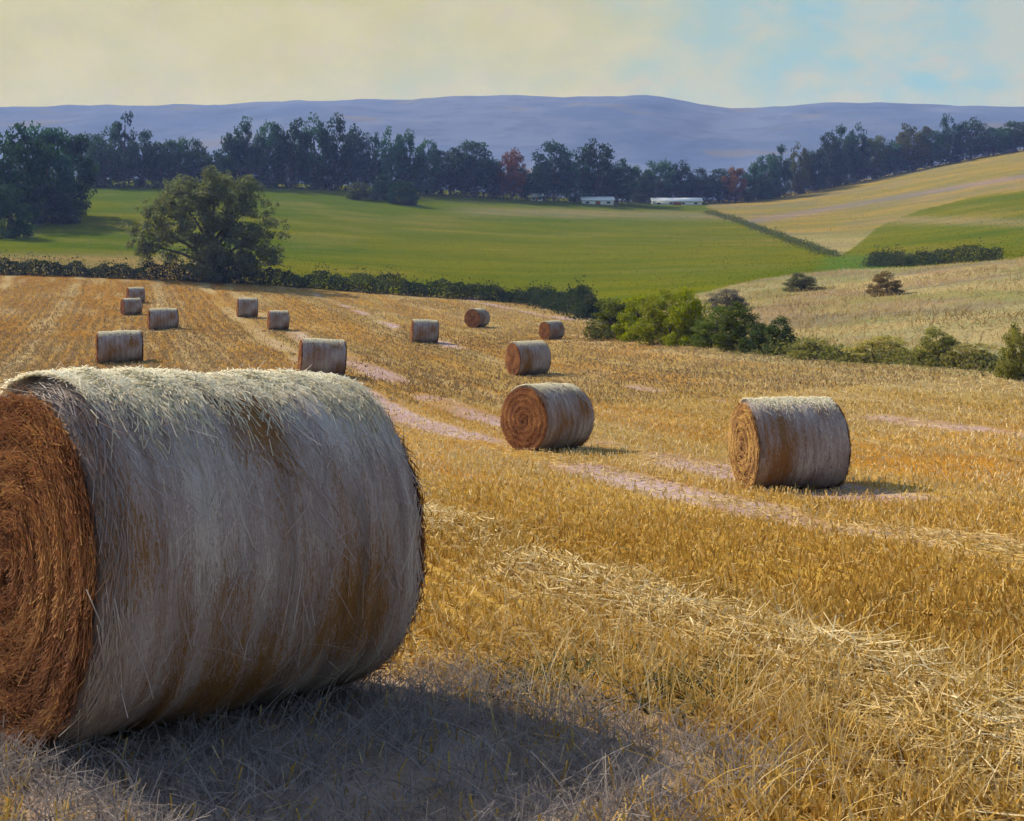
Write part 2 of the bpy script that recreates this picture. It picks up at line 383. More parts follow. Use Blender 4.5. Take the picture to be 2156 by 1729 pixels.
gr = lerp(gr, np.zeros_like(fc) + C(.135,.130,.001), sstep(1350, 1600, px) * sstep(.3, .6, g2) * 0.8)
gr = lerp(gr, np.zeros_like(fc) + C(.085,.14,.02), sstep(1700, 1760, px) * sstep(1950, 1850, px) * sstep(530, 545, py) * .9)
gr = lerp(gr, np.zeros_like(fc) + C(.22,.17,.05), sstep(.58, .74, g2) * 0.35)
gr = lerp(gr, np.zeros_like(fc) + C(.30,.19,.09), sstep(524, 545, py) * sstep(620, 300, px) * 0.7)       # bare strip by the hedge
gr = lerp(gr, np.zeros_like(fc) + C(.27,.20,.12), np.exp(-((py - 447 - (px - 1078) * 0.02) / 9) ** 2) * sstep(900, 1050, px) * 0.6)
gr = lerp(gr, np.zeros_like(fc) + C(.30,.28,.20), sstep(36, 30, np.abs(px - 1375) + 16 * (g2 - .5)) * sstep(8, 6, np.abs(py - 447)) * .0)
sc_ = np.zeros_like(fc) + C(.32,.26,.13)
sc_ = lerp(sc_, np.zeros_like(fc) + C(.22,.205,.085), sstep(.45, .65, fbm(GX * 0.16, GY * 0.12, 4)))
sc_ = lerp(sc_, np.zeros_like(fc) + C(.23,.16,.12), sstep(.5, .7, fbm(GX * 0.11 + 31, GY * 0.09, 4)) * .7)
tn = np.zeros_like(fc) + C(.26,.19,.05)
tn = lerp(tn, np.zeros_like(fc) + C(.29,.26,.12), sstep(480, 510, py) * 0.8)
tn = lerp(tn, np.zeros_like(fc) + C(.22,.17,.16), np.exp(-((py - (457 - (px - 1640) * 0.165)) / 5.5) ** 2) * 0.95)   # worn track
tn = lerp(tn, np.zeros_like(fc) + C(.21,.17,.10), sstep(.52, .7, fbm(GX * 0.05, GY * 0.05, 4)) * 0.5)
def regsel(k, col):
    m = reg == k; fc[m] = col[m]
for k, c_ in ((1, gr), (2, sc_), (3, tn)): regsel(k, c_)
idx = np.arange(nr * nc).reshape(nr, nc)
quads = np.stack([idx[:-1, :-1], idx[:-1, 1:], idx[1:, 1:], idx[1:, :-1]], -1).reshape(-1, 4)
freg = reg[:-1, :-1].ravel()
GV = np.stack([GX, GY, GZ], -1).reshape(-1, 3); FCf = fc.reshape(-1, 3)
def region(name, k, mat):
    q = quads[freg == k]; u, inv = np.unique(q, return_inverse=True)
    me = mesh(name, GV[u], inv.reshape(-1, 4), mat, smooth=True, extra={'fieldcol': FCf[u]})
    return tag(obj(name, me), kind='structure')
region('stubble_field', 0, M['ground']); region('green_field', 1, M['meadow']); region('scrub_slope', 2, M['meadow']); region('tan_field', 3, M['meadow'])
# far country: valley floor and wooded hills, out to the horizon
RIDGE = np.array([(-2600,260),(-1200,245),(0,243),(400,238),(520,222),(640,212),(900,210),(1000,204),(1200,203),(1340,207),(1400,215),(1450,230),(1600,233),(1800,228),(2156,228),(3200,220),(4800,240)], float)
hd = np.exp(np.linspace(math.log(470), math.log(2300), 170)); hu = np.linspace(-1.0, 1.0, 320)
HX = hd[:, None] * hu[None, :]; HY = np.repeat(hd[:, None], len(hu), 1); hpx = CX + hu * F
top = (Y0 - np.interp(hpx, RIDGE[:, 0], RIDGE[:, 1])) / F
top = np.convolve(np.pad(top, 3, mode='edge'), np.ones(7) / 7, 'valid')
base = np.full(HX.shape, -25.0)
rise = sstep(760, 1500, HY) * (1 - 0.55 * sstep(1600, 2250, HY)); rise2 = np.exp(-((HY - 950) / 150) ** 2)
HZ = -25 + (top[None, :] * 1540 + 24) * rise * (0.92 + 0.16 * (fbm(HX * 0.005, HY * 0.005, 4))) + rise2 * 62 * fbm(HX * 0.0026 + 5, HY * 0.0022, 4)
HZ += 4 * (fbm(HX * 0.03, HY * 0.03, 3) - 0.5) * sstep(600, 900, HY)
hi_ = np.arange(HX.size).reshape(HX.shape)
hq = np.stack([hi_[:-1, :-1], hi_[:-1, 1:], hi_[1:, 1:], hi_[1:, :-1]], -1).reshape(-1, 4)
tag(obj('far_hills', mesh('far_hills', np.stack([HX, HY, HZ], -1).reshape(-1, 3), hq, M['hill'], smooth=True)), kind='structure')
# ground all round and behind the viewer, well below the fields in view
gs = 2340.0
_b = [(-gs, -gs), (gs, -gs), (gs, gs), (-gs, gs)]
tag(obj('ground', mesh('ground', [(x, y, -32.0) for x, y in _b], [(0, 1, 2, 3)], plain('far_ground', (.14,.13,.06), (.22,.17,.08), 0.02))), kind='structure')

# ------------------------------------------------------------------ leaf and strand builders
def rand_dirs(n, r=rng):
    v = r.normal(size=(n, 3)); return v / np.linalg.norm(v, axis=1, keepdims=True)
def leaves(cent, size, tint, r=rng, flat=0.0):
    n = len(cent); a = rand_dirs(n, r); b = rand_dirs(n, r)
    a[:, 2] *= (1 - flat); a /= np.linalg.norm(a, axis=1, keepdims=True)
    b = np.cross(a, b); b /= np.linalg.norm(b, axis=1, keepdims=True) + 1e-9
    s = np.asarray(size)[:, None] * (0.7 + 0.6 * r.random((n, 1)))
    v = np.stack([cent - a * s * .5, cent + b * s * .28 + a * s * .05, cent + a * s * .5, cent - b * s * .28 + a * s * .05], 1).reshape(-1, 3)
    return v, np.arange(4 * n).reshape(n, 4), np.repeat(tint, 4)
def blades(base, tipv, width, tint, nseg=1, bend=None, r=rng, taper=.6, nrm=None):
    """upright or lying straws: ribbons from base along tipv"""
    n = len(base); d = tipv / (np.linalg.norm(tipv, axis=1, keepdims=True) + 1e-9)
    side = np.cross(d, rand_dirs(n, r) if nrm is None else nrm + .45 * rand_dirs(n, r)); side /= np.linalg.norm(side, axis=1, keepdims=True) + 1e-9
    w = np.broadcast_to(np.asarray(width, float), (n,))[:, None]
    rows = []
    for k in range(nseg + 1):
        t = k / nseg; c = base + tipv * t
        if bend is not None: c = c + bend * t * t
        ww = w * (1 - taper * t) * .5
        rows += [c - side * ww, c + side * ww]
    v = np.stack(rows, 1); m = 2 * (nseg + 1)
    f = np.concatenate([np.stack([np.arange(n) * m + 2 * k + j for j in (0, 1, 3, 2)], 1) for k in range(nseg)])
    return v.reshape(-1, 3), f, np.repeat(tint, m)
def tube(pts, rad, k=7):
    pts = np.asarray(pts, float); n = len(pts); rad = np.broadcast_to(rad, (n,)); vs_ = []
    for i in range(n):
        d = pts[min(i + 1, n - 1)] - pts[max(i - 1, 0)]; d /= np.linalg.norm(d) + 1e-9
        a = np.cross(d, (0.3, 0.9, 0.2)); a /= np.linalg.norm(a); b = np.cross(d, a)
        th = np.linspace(0, 2 * np.pi, k, endpoint=False)[:, None]
        vs_.append(pts[i] + rad[i] * (np.cos(th) * a + np.sin(th) * b))
    f = [(i * k + j, i * k + (j + 1) % k, (i + 1) * k + (j + 1) % k, (i + 1) * k + j) for i in range(n - 1) for j in range(k)]
    return np.concatenate(vs_), np.array(f)
def join(parts):
    V, Fa, T = [], [], []; o = 0
    for p in parts:
        V.append(p[0]); Fa.append(p[1] + o); o += len(p[0])
        T.append(p[2] if len(p) > 2 else np.full(len(p[0]), .5))
    return np.concatenate(V), np.concatenate(Fa), np.concatenate(T)
def tree_meshes(name, seed, kind, nclump, nleaf, lsize, spread=0.5):
    """unit tree, 1 high and 1 wide: (trunk mesh, crown mesh)"""
    r = np.random.default_rng(seed); cl = []; rad = []
    while len(cl) < nclump:
        p = r.uniform(-1, 1, 3); z = (p[2] + 1) / 2
        if kind == 'round': w = math.sqrt(max(0, 1 - ((z - .48) / .56) ** 2)); z0 = .06
        elif kind == 'tall': w = min(1, .6 + z * 1.2) * math.sqrt(max(0, 1 - z ** 2.4)); z0 = .04
        elif kind == 'cone': w = max(0.04, (1 - z) ** .8) * min(1, .5 + z * 4); z0 = .05
        elif kind == 'bush': w = math.sqrt(max(0, 1 - z * z)); z0 = .02
        else: w = 1; z0 = .1
        rho = math.hypot(p[0], p[1])
        if rho > w: continue
        if rho < w * .45 and r.random() < .6: continue
        cl.append((p[0] * .44, p[1] * .44, z0 + (1 - z0) * z * .94)); rad.append((.07 + .08 * r.random()) * (0.6 if kind == 'cone' else 1))
    cl = np.array(cl); rad = np.array(rad)
    pts = []; tn_ = []
    for c, q in zip(cl, rad):
        m = int(nleaf * (q / .11) ** 1.5)
        o = rand_dirs(m, r) * (r.random((m, 1)) ** .45) * q * np.array((1.1, 1.1, .8))
        pts.append(c + o); tn_.append(np.clip(r.random(m) * .45 + r.random() * .55, 0, 1))
    pts = np.concatenate(pts); tn_ = np.concatenate(tn_); pts[:, 2] = np.clip(pts[:, 2], .01, 1.05)
    v, f, t = leaves(pts, np.full(len(pts), lsize), tn_, r)
    crown = mesh(name + '_crown', v, f, M['leaf'], t)
    hh = .6 if kind != 'bush' else .35
    bend = r.normal(size=2) * .03
    tp = [(bend[0] * t * t, bend[1] * t * t, t * hh) for t in np.linspace(-.04, 1, 6)]
    parts = [tube(tp, np.linspace(.032, .012, 6))]
    for c in cl[r.choice(len(cl), min(14, len(cl)), False)]:
        z = min(hh * .95, max(.1, c[2] * .55)); s = np.array((bend[0] * (z / hh) ** 2, bend[1] * (z / hh) ** 2, z))
        parts.append(tube([s, (s + c) / 2 + r.normal(size=3) * .02, c], [.014, .009, .003], 5))
    v, f, _ = join(parts)
    return mesh(name + '_trunk', v, f, M['bark'], smooth=True), crown
def plant(name, protos, label, cat, loc, h, w, color, group=None, rz=None, lean=0.0, names=('trunk', 'crown')):
    t = thing(name, label, cat, loc, group=group, scale=(w, w, h), rot=(0, lean, random.random() * 6.28 if rz is None else rz))
    for nm, me in zip(names, protos):
        o = obj(nm, me, t)
        if nm == names[1]:
            k = random.uniform(.75, 1.4) if cat == 'tree' else random.uniform(.92, 1.1); hj = (random.uniform(.85, 1.35), random.uniform(.75, 1.1)) if cat == 'tree' else (1, 1)
            o.color = (color[0] * k * hj[0], color[1] * k, color[2] * k * hj[1], 1)
    return t
random.seed(4)
PROTO = {
 'tall': [tree_meshes('tall_tree', 20 + i, 'tall', 74, 60, .052) for i in range(4)],
 'round': [tree_meshes('round_tree', 30 + i, 'round', 74, 62, .054) for i in range(4)],
 'cone': [tree_meshes('pointed_tree', 40 + i, 'cone', 80, 60, .046) for i in range(2)],
 'bush': [tree_meshes('shrub', 50 + i, 'bush', 70, 120, .040) for i in range(4)],
}
# ------------------------------------------------------------------ hay bales
def bale_parts(seed, L, R, ns, ne, sw, rings=48, seg=96, ed=.10):
    """(side mesh, end meshes, loose straw mesh); axis along X, centre at the origin"""
    r = np.random.default_rng(seed)
    ax = np.concatenate([-L / 2 + ed * (1 - np.cos(np.linspace(0, np.pi / 2, 6)))[:-1], np.linspace(-L / 2 + ed, L / 2 - ed, rings), (L / 2 - ed * (1 - np.cos(np.linspace(np.pi / 2, 0, 6))))[1:]])
    rr_ = np.concatenate([R - ed * (1 - np.sin(np.linspace(0, np.pi / 2, 6)))[:-1], np.full(rings, R), R - ed * (1 - np.sin(np.linspace(np.pi / 2, 0, 6)))[1:]])
    th = np.linspace(0, 2 * np.pi, seg, endpoint=False)
    A, T = np.meshgrid(ax, th, indexing='ij'); RR = np.repeat(rr_[:, None], seg, 1)
    def dr(a, t):     # lumps and shallow bands round the bale
        return .034 * (fbm(a * 4 + 5 + seed, np.cos(t) * 2 + 20, 3) + fbm(a * 4 + 9, np.sin(t) * 2 + 40 + seed, 3) - 1) + .006 * np.sin(a * 31 + 2 * np.sin(t * 2)) + .022 * (fbm(a * 18 + seed, np.cos(t) * 2 + 9, 2) - .5)
    RR = RR + dr(A, T)
    RR = RR * (1 - .085 * np.clip(-np.sin(T) - .55, 0, 1) / .45)           # flattened where it sits
    V = np.stack([A, RR * np.cos(T), RR * np.sin(T)], -1).reshape(-1, 3)
    n0 = len(ax); ii = np.arange(n0 * seg).reshape(n0, seg); jj = np.roll(ii, -1, 1)
    Q = np.stack([ii[:-1], jj[:-1], jj[1:], ii[1:]], -1).reshape(-1, 4)
    side = mesh('bale_side', V, Q, M['bale_side'], smooth=True)
    ends = []
    for s in (-1, 1):
        rho = np.linspace(0.01, R - ed + .004, 30); E, T2 = np.meshgrid(rho, th, indexing='ij')
        k = E / (R - ed)
        x = L / 2 - .003 + .010 * np.sin(E * 48 + s * T2) * (.3 + .7 * k) + .05 * (fbm(E * 5 + 3, T2 * 1.0 + 2 * seed, 3) - .5) * (1 - k ** 4) + .025 * (1 - k * k)
        E2 = E * (1 + (dr(np.full_like(T2, s * L / 2), T2) / R) * k)
        E2 = E2 * (1 - .085 * np.clip(-np.sin(T2) - .55, 0, 1) / .45 * k)
        V2 = np.stack([s * x, E2 * np.cos(T2), E2 * np.sin(T2)], -1).reshape(-1, 3)
        ii = np.arange(30 * seg).reshape(30, seg); jj = np.roll(ii, -1, 1)
        Q2 = np.stack([ii[:-1], jj[:-1], jj[1:], ii[1:]], -1).reshape(-1, 4)
        if s < 0: Q2 = Q2[:, ::-1]
        # cut straws lying round and round in the end
        e = np.sqrt(r.random(ne)) * (R - ed * .6); t0 = r.random(ne) * 2 * np.pi; ln = r.uniform(.04, .34, ne) * r.random(ne) ** .5; rows = []
        tw = r.normal(0, .35, ne)
        for q in range(4):
            u = q / 3 - .5; tq = t0 + ln * u / np.maximum(e, .08); eq = e + ln * u * np.sin(tw)
            lift = L / 2 + .018 + .025 * (1 - (e / R) ** 2) + .006 * np.sin(e * 48 + s * t0) + r.random(ne) * .026 * (abs(u) * 1.6 + .2)
            for w in (-.5, .5):
                ee = np.minimum(eq + w * sw, R - .02); rows.append(np.stack([s * lift, ee * np.cos(tq), ee * np.sin(tq)], -1))
        vv = np.stack(rows, 1).reshape(-1, 3)
        ff = np.concatenate([np.stack([np.arange(ne) * 8 + 2 * q + j for j in (0, 1, 3, 2)], 1) for q in range(3)])
        ends.append((mesh('bale_end', V2, Q2, M['bale_end'], smooth=True), mesh('cut_straw', vv, ff, M['end_straw'], np.repeat(np.clip(.30 * r.random(ne) + .28 + .16 * np.sin(e * 48 + s * t0) + .9 * (fbm(e * np.cos(t0) * 5 + 9, e * np.sin(t0) * 5 + 9, 3) - .5) + .5 * (r.random(ne) < .05), 0, 1), 8))))
    a0 = r.uniform(-L / 2 + .01, L / 2 - .01, ns); t0 = r.random(ns) * 2 * np.pi; ln = r.uniform(.08, .45, ns); tw = r.normal(0, .13, ns)
    loose = r.random(ns) < .014; rows = []; tw[loose] = r.normal(0, .9, loose.sum())
    clip = ed * (1 - np.sqrt(np.clip(1 - (np.clip(np.abs(a0) - (L / 2 - ed), 0, ed * .97) / ed) ** 2, 0, 1)))
    for q in range(4):
        u = q / 3 - .5; tq = t0 + ln * u * np.cos(tw) / R; aq = a0 + ln * u * np.sin(tw)
        lift = R + dr(aq, tq) - clip + .004 + r.random(ns) * .0012 + np.where(loose, (u + .5) ** 2 * r.random(ns) * .07, 0)
        lift = lift * (1 - .085 * np.clip(-np.sin(tq) - .55, 0, 1) / .45)
        for w in (-.5, .5):
            rows.append(np.stack([aq + w * sw, lift * np.cos(tq), lift * np.sin(tq)], -1))
    vv = np.stack(rows, 1).reshape(-1, 3)
    ff = np.concatenate([np.stack([np.arange(ns) * 8 + 2 * q + j for j in (0, 1, 3, 2)], 1) for q in range(3)])
    band = .72 * fbm(a0 * 2.6 + 7, t0 * 1.7 + seed, 3) + .28 * fbm(a0 * 22 + 7, t0 * .5 + seed, 2)
    straw = mesh('loose_straw', vv, ff, M['side_straw'], np.repeat(np.clip(r.random(ns) * .5 + (band - .5) * 2.1 + .22, 0, 1), 8))
    # pale loose straw along the crest, its sunlit brightness painted into the colour
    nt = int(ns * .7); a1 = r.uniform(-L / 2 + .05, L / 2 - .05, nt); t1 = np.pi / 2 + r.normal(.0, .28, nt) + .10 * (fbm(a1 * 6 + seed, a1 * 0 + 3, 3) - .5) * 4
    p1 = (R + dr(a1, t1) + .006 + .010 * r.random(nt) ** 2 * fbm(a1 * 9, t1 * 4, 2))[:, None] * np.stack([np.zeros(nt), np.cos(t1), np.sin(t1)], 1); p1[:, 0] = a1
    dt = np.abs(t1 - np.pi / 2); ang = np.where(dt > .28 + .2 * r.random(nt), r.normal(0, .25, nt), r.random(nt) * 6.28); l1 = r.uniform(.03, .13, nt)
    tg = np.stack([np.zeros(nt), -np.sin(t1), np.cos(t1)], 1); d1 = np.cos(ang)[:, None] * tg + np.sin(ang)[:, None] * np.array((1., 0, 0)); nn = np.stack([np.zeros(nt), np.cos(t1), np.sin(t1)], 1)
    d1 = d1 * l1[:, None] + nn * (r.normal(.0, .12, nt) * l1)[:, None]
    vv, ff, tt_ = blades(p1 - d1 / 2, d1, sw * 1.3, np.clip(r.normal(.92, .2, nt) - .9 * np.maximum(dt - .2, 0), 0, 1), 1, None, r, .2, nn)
    top = mesh('sunlit_top_straw', vv, ff, M['sunlit_top_straw'], tt_)
    return side, ends, straw, top
def put_bale(parts, label, x, y, d, theta, R, scale=1.0, group='round bales lying on the stubble', endcol=(1, 1, 1), lf=1.0):
    X = (x - CX) * d / F; a = RAD(theta)
    c = np.array((X, d)); u = np.array((math.cos(a), math.sin(a))) * .6; w = np.array((-math.sin(a), math.cos(a))) * .5
    h1, h2 = float(hz(*(c + u), False)), float(hz(*(c - u), False)); h3, h4 = float(hz(*(c + w), False)), float(hz(*(c - w), False))
    z = (h1 + h2 + h3 + h4) / 4 if y is None else (Y0 - y) * d / F
    t = thing('hay_bale', label, 'hay bale', (X, d, z - .03), group=group, scale=(scale * lf * random.uniform(.95, 1.05), scale * random.uniform(1.0, 1.06), scale * random.uniform(.97, 1.03)) if scale != 1.001 else (1, 1, 1), rot=(math.atan2(h3 - h4, 1.0), -math.atan2(h1 - h2, 1.2), a))
    off = (0, 0, R * .93)
    s = obj('bale_side', parts[0], t, off); st = obj('loose_straw', parts[2], s); st['kind'] = 'stuff'; bt = obj('sunlit_top_straw', parts[3], s); bt['kind'] = 'stuff'
    for em, cm in parts[1]:
        e = obj('bale_end', em, t, off); q = obj('cut_straw', cm, e); q['kind'] = 'stuff'; e.color = q.color = (*endcol, 1)
    return t
hero = bale_parts(1, 1.58, .79, 52000, 16000, .0042, ed=.13)
random.seed(8)
midb = [bale_parts(q, 1.40, .75, 9000, 4200, .010, 30, 72) for q in (2, 3, 6)]
put_bale(hero, 'large round hay bale filling the near corner, its brown end cut by the frame', 385, 1490, 5.60, 45, .79, 1.001)
for a in [
 ('round bale with a rust-brown end and a shadow trailing beside it, in mid-field', 1152, 942, 26.9, 42, 1.0),
 ('round bale with a golden end standing alone, farthest from the other bales', 1662, 1032, 19.6, 9, 1.0),
 ('pale round bale just behind the rust-ended one, half hidden by it', 1112, 797, 54, 28, 1.0),
 ('blue-grey round bale seen above the near bale, with a bright straw top', 676, 771, 49, 15, 1.0),
 ('broad grey round bale seen just above the near bale, nearest the frame edge', 252, 775, 55, 21, 1.0),
 ('small round bale with a pale lilac top, close under the big tree', 520, 661, 91, 18, 1.0),
 ('small dark round bale between the lilac-topped bale and the blue-grey one', 585, 692, 80, 20, .86),
 ('low wide round bale in mid-field with yellow straw beside it', 893, 730, 74, 10, .92),
 ('small rounded grey bale in front of the dark hedge gap, in mid-field', 1004, 691, 90, 60, .95),
 ('small purple-grey bale nearest the yellow-green bushes', 1162, 721, 78, 38, .80),
 ('low dusky bale just beyond the broad grey one', 343, 699, 79, 22, .90),
 ('tiny violet bale of the farthest pair, the one nearer the hedge', 285, 633, 104, 28, .90),
 ('tiny violet bale of the farthest pair, the one nearer the viewer', 276, 661, 92, 34, .86),
]:
    put_bale(midb[len(a[0]) % 3], a[0], a[1], None, a[3], a[4], .75, a[5], lf=1.35 if 'broad grey' in a[0] else 1.2 if ('blue-grey' in a[0] and 'with a bright' in a[0]) or 'low ' in a[0] else 1.0, endcol=(1.15, 1.5, 1.3) if 'golden' in a[0] else (1, 1, 1))

# ------------------------------------------------------------------ trees
NAVY, TEAL, DARK, OLIVE, RUST = (.022,.052,.056), (.024,.072,.060), (.020,.052,.030), (.060,.076,.026), (.120,.055,.026)
tone_word = {NAVY: 'blue-black', TEAL: 'dark teal', DARK: 'deep green', OLIVE: 'olive', RUST: 'rusty'}
BELT = [ # x, base y, top y, width, kind, tone, distance
 (196,388,282,66,'round',NAVY,330),(222,388,262,60,'tall',TEAL,326),(262,388,176,62,'cone',NAVY,332),(300,388,272,64,'tall',NAVY,328),(338,386,300,52,'round',DARK,325),
 (376,384,290,58,'round',TEAL,328),(412,384,283,44,'tall',TEAL,332),(452,384,306,64,'round',DARK,328),(492,384,262,58,'tall',NAVY,334),(522,384,246,62,'tall',TEAL,336),
 (566,384,244,64,'tall',TEAL,338),(612,384,238,66,'round',DARK,338),(660,384,233,64,'tall',TEAL,340),(706,386,238,66,'tall',DARK,340),(748,388,268,60,'round',NAVY,342),
 (786,388,258,52,'cone',DARK,344),(824,390,262,58,'tall',TEAL,345),(862,392,272,56,'tall',DARK,346),(900,394,284,50,'tall',TEAL,346),(948,396,302,78,'round',NAVY,350),
 (1000,398,298,82,'round',NAVY,352),(1040,402,340,50,'round',NAVY,352),(1078,402,316,50,'round',RUST,350),(1122,408,342,56,'round',NAVY,354),(1166,420,300,72,'round',NAVY,358),
 (1210,424,312,66,'tall',TEAL,362),(1256,428,298,78,'round',DARK,364),(1300,430,326,64,'round',NAVY,368),(1346,432,346,56,'tall',NAVY,385),(1388,432,338,60,'round',TEAL,390),
 (1430,432,342,56,'round',NAVY,392),(1472,434,352,56,'tall',NAVY,394),(1512,434,356,52,'round',NAVY,392),(1548,434,352,42,'round',RUST,388)]
for i, (x, by, ty, w, k, tone, d) in enumerate(BELT):
    X = (x - CX) * d / F; z = float(hz(X, d)); top_z = (Y0 - ty) * d / F
    shape = {'round': 'round-headed', 'tall': 'tall', 'cone': 'pointed'}[k]
    plant('belt_tree', PROTO[k][i % len(PROTO[k])], f'{tone_word[tone]} {shape} tree, {ordinal(i)} along the belt above the green field, counted from the left',
          'tree', (X, d, z - .2), top_z - z + .2, w * 1.45 * d / F, tone, 'trees in the belt above the green field')
SLOPE = [(1586,428,346,48,'tall',NAVY,392),(1612,424,318,52,'tall',TEAL,396),(1640,418,304,44,'tall',NAVY,400),(1682,410,296,40,'tall',OLIVE,408),(1716,406,318,54,'round',NAVY,414),
 (1748,400,268,52,'tall',NAVY,424),(1778,392,262,54,'tall',NAVY,430),(1806,386,256,44,'tall',NAVY,436),(1842,380,286,62,'round',OLIVE,436),(1884,370,298,56,'round',TEAL,436),
 (1922,356,252,62,'round',OLIVE,436),(1962,350,274,56,'round',TEAL,436),(2000,344,238,44,'tall',NAVY,438),(2044,338,252,62,'round',NAVY,438),(2092,330,262,58,'round',TEAL,440),(2138,322,256,56,'round',DARK,440),(2190,318,252,60,'round',NAVY,440)]
for i, (x, by, ty, w, k, tone, d) in enumerate(SLOPE):
    X = (x - CX) * d / F; z = float(hz(X, d)); top_z = (Y0 - ty) * d / F
    shape = {'round': 'round-headed', 'tall': 'tall', 'cone': 'pointed'}[k]
    plant('slope_tree', PROTO[k][(i + 1) % len(PROTO[k])], f'{tone_word[tone]} {shape} tree, {ordinal(i)} up the row along the tan slope, counted from its foot',
          'tree', (X, d, z - .2), max(4, top_z - z + .2), w * 1.45 * d / F, tone, 'trees in the row above the tan slope')
for x, by, ty, w, k, tone, d, lab in [
 (22,470,238,150,'round',DARK,222,'big deep green tree at the frame edge, tallest of the near clump'),
 (96,450,262,130,'round',TEAL,235,'dark tree in the near clump, second from the frame edge'),
 (150,440,276,110,'round',DARK,246,'dark tree at the inner end of the near clump, beside the green field')]:
    X = (x - CX) * d / F; z = float(hz(X, d))
    plant('clump_tree', PROTO[k][(x // 7) % 4], lab, 'tree', (X, d, z - .2), (Y0 - ty) * d / F - z, w * 1.15 * d / F, tone, 'near clump of dark trees')
for x, by, h, w, tone, i, lab in [
 (14,500,120,110,DARK,0,'dark rounded bush at the frame edge in front of the near clump'),
 (112,470,90,120,DARK,1,'dark bush at the foot of the near clump'),
 (755,420,42,52,OLIVE,2,'smallest of three bushes on the brow of the green field'),
 (806,422,58,56,DARK,3,'middle one of three bushes on the brow of the green field'),
 (848,430,58,66,DARK,1,'darkest of three bushes on the brow of the green field')]:
    g = ground_at(x, by, 150)
    plant('bush', PROTO['bush'][i], lab, 'bush', g - (0, 0, .1), h * g[1] / F, w * 1.1 * g[1] / F, tone, names=('stem', 'leaves'))
# the big tree at the hedge
big = tree_meshes('field_tree', 77, 'bush', 120, 190, .021)
def big_tree():
    r = np.random.default_rng(77); H, W = 11.6, 16.6
    lobes = [((-.05,0,.62),.30,.36),((-.30,0,.45),.20,.26),((.22,0,.60),.22,.30),((.05,0,.85),.20,.18),((-.18,.05,.74),.20,.20),((.34,0,.40),.16,.30),((.12,-.1,.35),.22,.34),((-.40,0,.34),.09,.17),((.40,0,.20),.09,.16),((.10,0,.12),.26,.14),((.26,0,.82),.08,.14)]
    pts = []; tn_ = []
    for (c, rx, rz_) in lobes:
        n = int(46 * (rx / .2) ** 1.6)
        for _ in range(n):
            o = rand_dirs(1, r)[0] * r.random() ** .33
            cc = np.array(c) + o * (rx, rx * .9, rz_)
            q = r.uniform(.025, .055); m = int(70 * (q / .04) ** 1.6)
            o2 = rand_dirs(m, r) * r.random((m, 1)) ** .5 * q * np.array((1.1, 1.1, 1.3))
            pts.append(cc + o2); tn_.append(np.clip(r.random(m) * .4 + r.random() * .6, 0, 1))
    for _ in range(150):
        c, rx, rz_ = lobes[r.integers(len(lobes))]; o = rand_dirs(1, r)[0]
        cc = np.array(c) + o * (rx * 1.18, rx, rz_ * 1.12); m = 26; q = r.uniform(.015, .035)
        pts.append(cc + rand_dirs(m, r) * r.random((m, 1)) ** .5 * q * np.array((1, 1, 1.5))); tn_.append(np.clip(r.random(m) * .4 + .5, 0, 1))
    p = np.concatenate(pts) * (W, W, H); p[:, 2] = np.clip(p[:, 2], .1, None)
    v, f, t = leaves(p, np.full(len(p), .30), np.concatenate(tn_), r)
    crown = mesh('big_crown', v, f, M['leaf'], t)
    parts = [tube([(.9, 0, -.3), (.8, 0, 1), (.7, .1, 2.5), (.3, 0, 4.2), (0, 0, 6), (-.2, 0, 8)], [.5, .42, .36, .28, .2, .1], 10)]
    for (c, rx, rz_) in lobes:
        e = np.array(c) * (W, W, H); s = np.array((.6, 0, max(1.2, e[2] * .4)))
        parts.append(tube([s, (s + e) / 2 + (0, .1, .3), e], [.2, .13, .05], 7))
    v, f, _ = join(parts)
    return mesh('big_trunk', v, f, M['bark'], smooth=True), crown
g = ground_at(435, 592, 100)
t = thing('field_tree', 'big spreading grey-green tree growing in the dark hedge', 'tree', g)
tr, cr = big_tree()
obj('trunk', tr, t); o = obj('crown', cr, t); o.color = (.125, .142, .098, 1)

